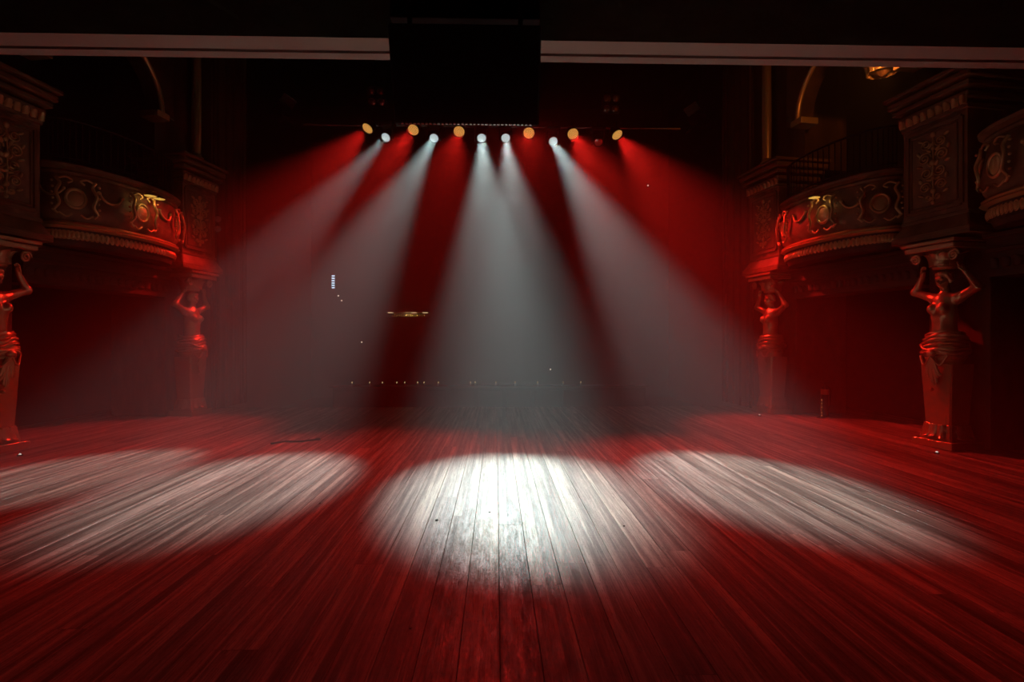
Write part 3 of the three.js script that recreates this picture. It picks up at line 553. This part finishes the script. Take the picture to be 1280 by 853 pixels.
// ------------------------------------------------------------------ the far end of the hall
{
  const zb = -20, ft = -1.1, cy = 0.98;
  const bar = thing('bar_counter', 'long dark bar counter across the far end of the hall', 'bar', new THREE.Vector3(0, ft, zb));
  part('counter_body', rbox(11, 0.86, 0.6, 0, 0.43, 0, 0.01), M.hall, bar);
  part('counter_top', rbox(11.2, 0.05, 0.75, 0, 0.885, 0, 0.015), std([0.08, 0.05, 0.03], 0.3), bar);
  for (let k = 0; k < 11; k++) part('front_panel', rbox(0.86, 0.66, 0.03, -5 + k, 0.43, 0.31, 0.01), M.drape, bar);
  const glass = lathe([[0.001, 0], [0.033, 0], [0.038, 0.1], [0.034, 0.1], [0.03, 0.01], [0.001, 0.01]], 16), brassGlass = M.brass;
  const bottle = lathe([[0.001, 0], [0.036, 0], [0.038, 0.16], [0.015, 0.22], [0.014, 0.29], [0.001, 0.29]], 16);
  const xs = [440, 462, 478, 496, 506, 522, 530, 548, 588, 594, 620, 644, 672, 704, 726];
  const glint_bead = new THREE.SphereGeometry(0.022, 10, 8).scale(1, 1.5, 1), glintMat = new THREE.MeshStandardMaterial({ color: 0x000000, emissive: col(0.5, 0.34, 0.15) });  // glowing beads added to stand in for glints on the bar glasses
  xs.forEach((px) => { const p = atZ(px, 480, zb + 0.2), t = thing('added_glint', 'tiny warm bead added as a glint in a glass on the far bar counter', 'glint_light', new THREE.Vector3(p.x, ft + 0.91, p.z), 0, 'added glints on the far bar'); part('glass_cup', glass, M.steel, t); part('glint_bead', glint_bead, glintMat, t, [0, 0.13, 0]); });
  // lit shelf of bottles
  const c = atZ(510, 396, -24.63), L = 1.9;
  const sh = thing('lit_shelf', 'dark wall shelf under three small warm lights', 'shelf', c);
  part('board', rbox(L, 0.04, 0.3, 0, -0.02, 0, 0.006), M.black, sh); part('canopy', rbox(L, 0.03, 0.3, 0, 0.2, 0, 0.006), M.black, sh); part('back', box(L, 0.24, 0.02, 0, 0.08, -0.16), M.hall, sh);
  for (const x of [-0.74, 0.27, 0.76]) part('light_strip', rbox(0.22, 0.035, 0.03, x, 0.165, 0.1, 0.005), new THREE.MeshStandardMaterial({ color: 0x000000, emissive: col(1.1, 0.8, 0.42) }), sh);
  const sl = new THREE.PointLight(col(1, 0.7, 0.3), 0.5); sl.position.set(0, 0.1, 0.1); sl.castShadow = true; sl.name = 'light_strip_glow'; sh.add(sl);
  for (let k = 0; k < 15; k++) { const m = part(numbered('shelf_bottle'), bottle, brassGlass, scene, [c.x - 0.68 + k * 0.1, c.y, c.z]); m.scale.setScalar(rr(0.28, 0.5)); tag(m, 'little golden bottle on the warmly lit far shelf', 'bottle', 'bottles on the lit shelf'); }
  // blue-white indicator of six cells
  const i0 = atZ(416.5, 352.5, -24.745), ind = thing('led_indicator', 'upright blue-white indicator of six light cells on the far wall', 'indicator', i0);
  part('case', rbox(0.2, 0.68, 0.05, 0, 0, -0.03, 0.01), M.black, ind);
  for (let k = 0; k < 6; k++) part('light_cell', rbox(0.13, 0.055, 0.02, 0, 0.255 - k * 0.102, 0.005, 0.005), new THREE.MeshStandardMaterial({ color: 0x000000, emissive: col(1.1, 1.4, 1.8) }), ind);
  for (const [px, py] of [[423, 370], [427, 376], [452, 428], [688, 462], [840, 320], [810, 232]]) { const p = atZ(px, py, -24.79), m = part(numbered('pilot_light'), new THREE.SphereGeometry(0.032, 10, 8), new THREE.MeshStandardMaterial({ color: 0x000000, emissive: col(1.2, 0.95, 0.7) }), scene, p.toArray()); tag(m, 'tiny pale pilot light on the far wall', 'pilot light', 'pilot lights on the far wall'); }
}

// ------------------------------------------------------------------ small things on the stage
{
  const p = onFloor(1031, 520);
  const g = thing('canister', 'slim dark canister with a tan label standing in the box opening', 'canister', p);
  part('body', lathe([[0.001, 0], [0.062, 0], [0.068, 0.02], [0.068, 0.46], [0.05, 0.53], [0.03, 0.56], [0.001, 0.56]], 24), M.blackGloss, g);
  part('tan_label', lathe([[0.0685, 0.4], [0.07, 0.4], [0.07, 0.5], [0.058, 0.5]], 24), std([0.55, 0.33, 0.17], 0.7), g);
  part('valve', merge([cyl(0.02, 0.02, 0.06, 12, 0, 0.58, 0), rbox(0.13, 0.025, 0.03, 0.02, 0.62, 0, 0.008), rbox(0.11, 0.02, 0.03, 0.02, 0.655, 0, 0.006)]), M.blackMetal, g);
  part('hose', tube([[0.02, 0.57, 0.02], [0.09, 0.5, 0.03], [0.085, 0.3, 0.03], [0.075, 0.16, 0.03]], 0.011, 24), M.black, g);
  const q = onFloor(1026.5, 523);
  const r = thing('indicator_strip', 'thin black upright strip of amber indicator lights beside the canister', 'indicator', q);
  part('strip', rbox(0.03, 0.36, 0.03, 0, 0.18, 0, 0.005), M.black, r); part('foot', rbox(0.12, 0.015, 0.1, 0, 0.0075, 0, 0.004), M.black, r);
  for (const y of [0.05, 0.1, 0.2, 0.27, 0.33]) part('light_dot', new THREE.SphereGeometry(0.01, 8, 6).translate(0, y, 0.016), new THREE.MeshStandardMaterial({ color: 0x000000, emissive: col(0.5, 0.18, 0.06) }), r);
}
for (const [px, py] of [[1171, 567], [949.5, 520], [25, 570]]) {
  const g = thing('floor_marker_light', ['small white marker light on the boards by the large caryatid under two boxes', 'small white marker light on the boards by the jamb past the canister', 'small white marker light on the boards by the near caryatid under the two-lamp box'][px > 1100 ? 0 : px > 500 ? 1 : 2], 'marker light', onFloor(px, py), 0, 'marker lights on the boards');
  part('puck', lathe([[0.001, 0], [0.03, 0], [0.028, 0.01], [0.02, 0.014], [0.001, 0.014]], 16), M.black, g);
  part('light_dome', new THREE.SphereGeometry(0.015, 12, 8, 0, Math.PI * 2, 0, Math.PI / 2).translate(0, 0.013, 0), new THREE.MeshStandardMaterial({ color: 0x000000, emissive: col(0.8, 0.72, 0.6) }), g);
}
for (const [px, py, w, c] of [[513, 786, 0.012, 0], [546, 651, 0.022, 1], [612, 641, 0.016, 1], [452, 654, 0.016, 0], [780, 658, 0.014, 1], [400, 630, 0.016, 1]]) {
  const p = onFloor(px, py), m = part(numbered('debris_crumb'), new THREE.IcosahedronGeometry(w / 2, 1).scale(1.2, 0.5, 0.9), c ? std([0.05, 0.04, 0.03], 0.9) : std([0.5, 0.4, 0.33], 0.9), scene, [p.x, w * 0.22, p.z]);
  tag(m, c ? 'dark crumb of debris lying on the stage boards' : 'pale crumb of debris lying on the stage boards', 'debris', c ? 'dark crumbs on the boards' : 'pale crumbs on the boards');
}
{ const p = onFloor(366, 553), g = thing('floor_cable', 'short black cable lying across the boards behind the white pools', 'cable', p, 0.4); part('cable', tube([[-0.28, 0.012, 0.05], [-0.1, 0.012, -0.04], [0.08, 0.012, 0.03], [0.3, 0.012, -0.02]], 0.012, 24), M.black, g); part('plug', rbox(0.07, 0.03, 0.04, 0.33, 0.016, -0.025, 0.008), M.black, g); }

renderer.render(scene, camera);
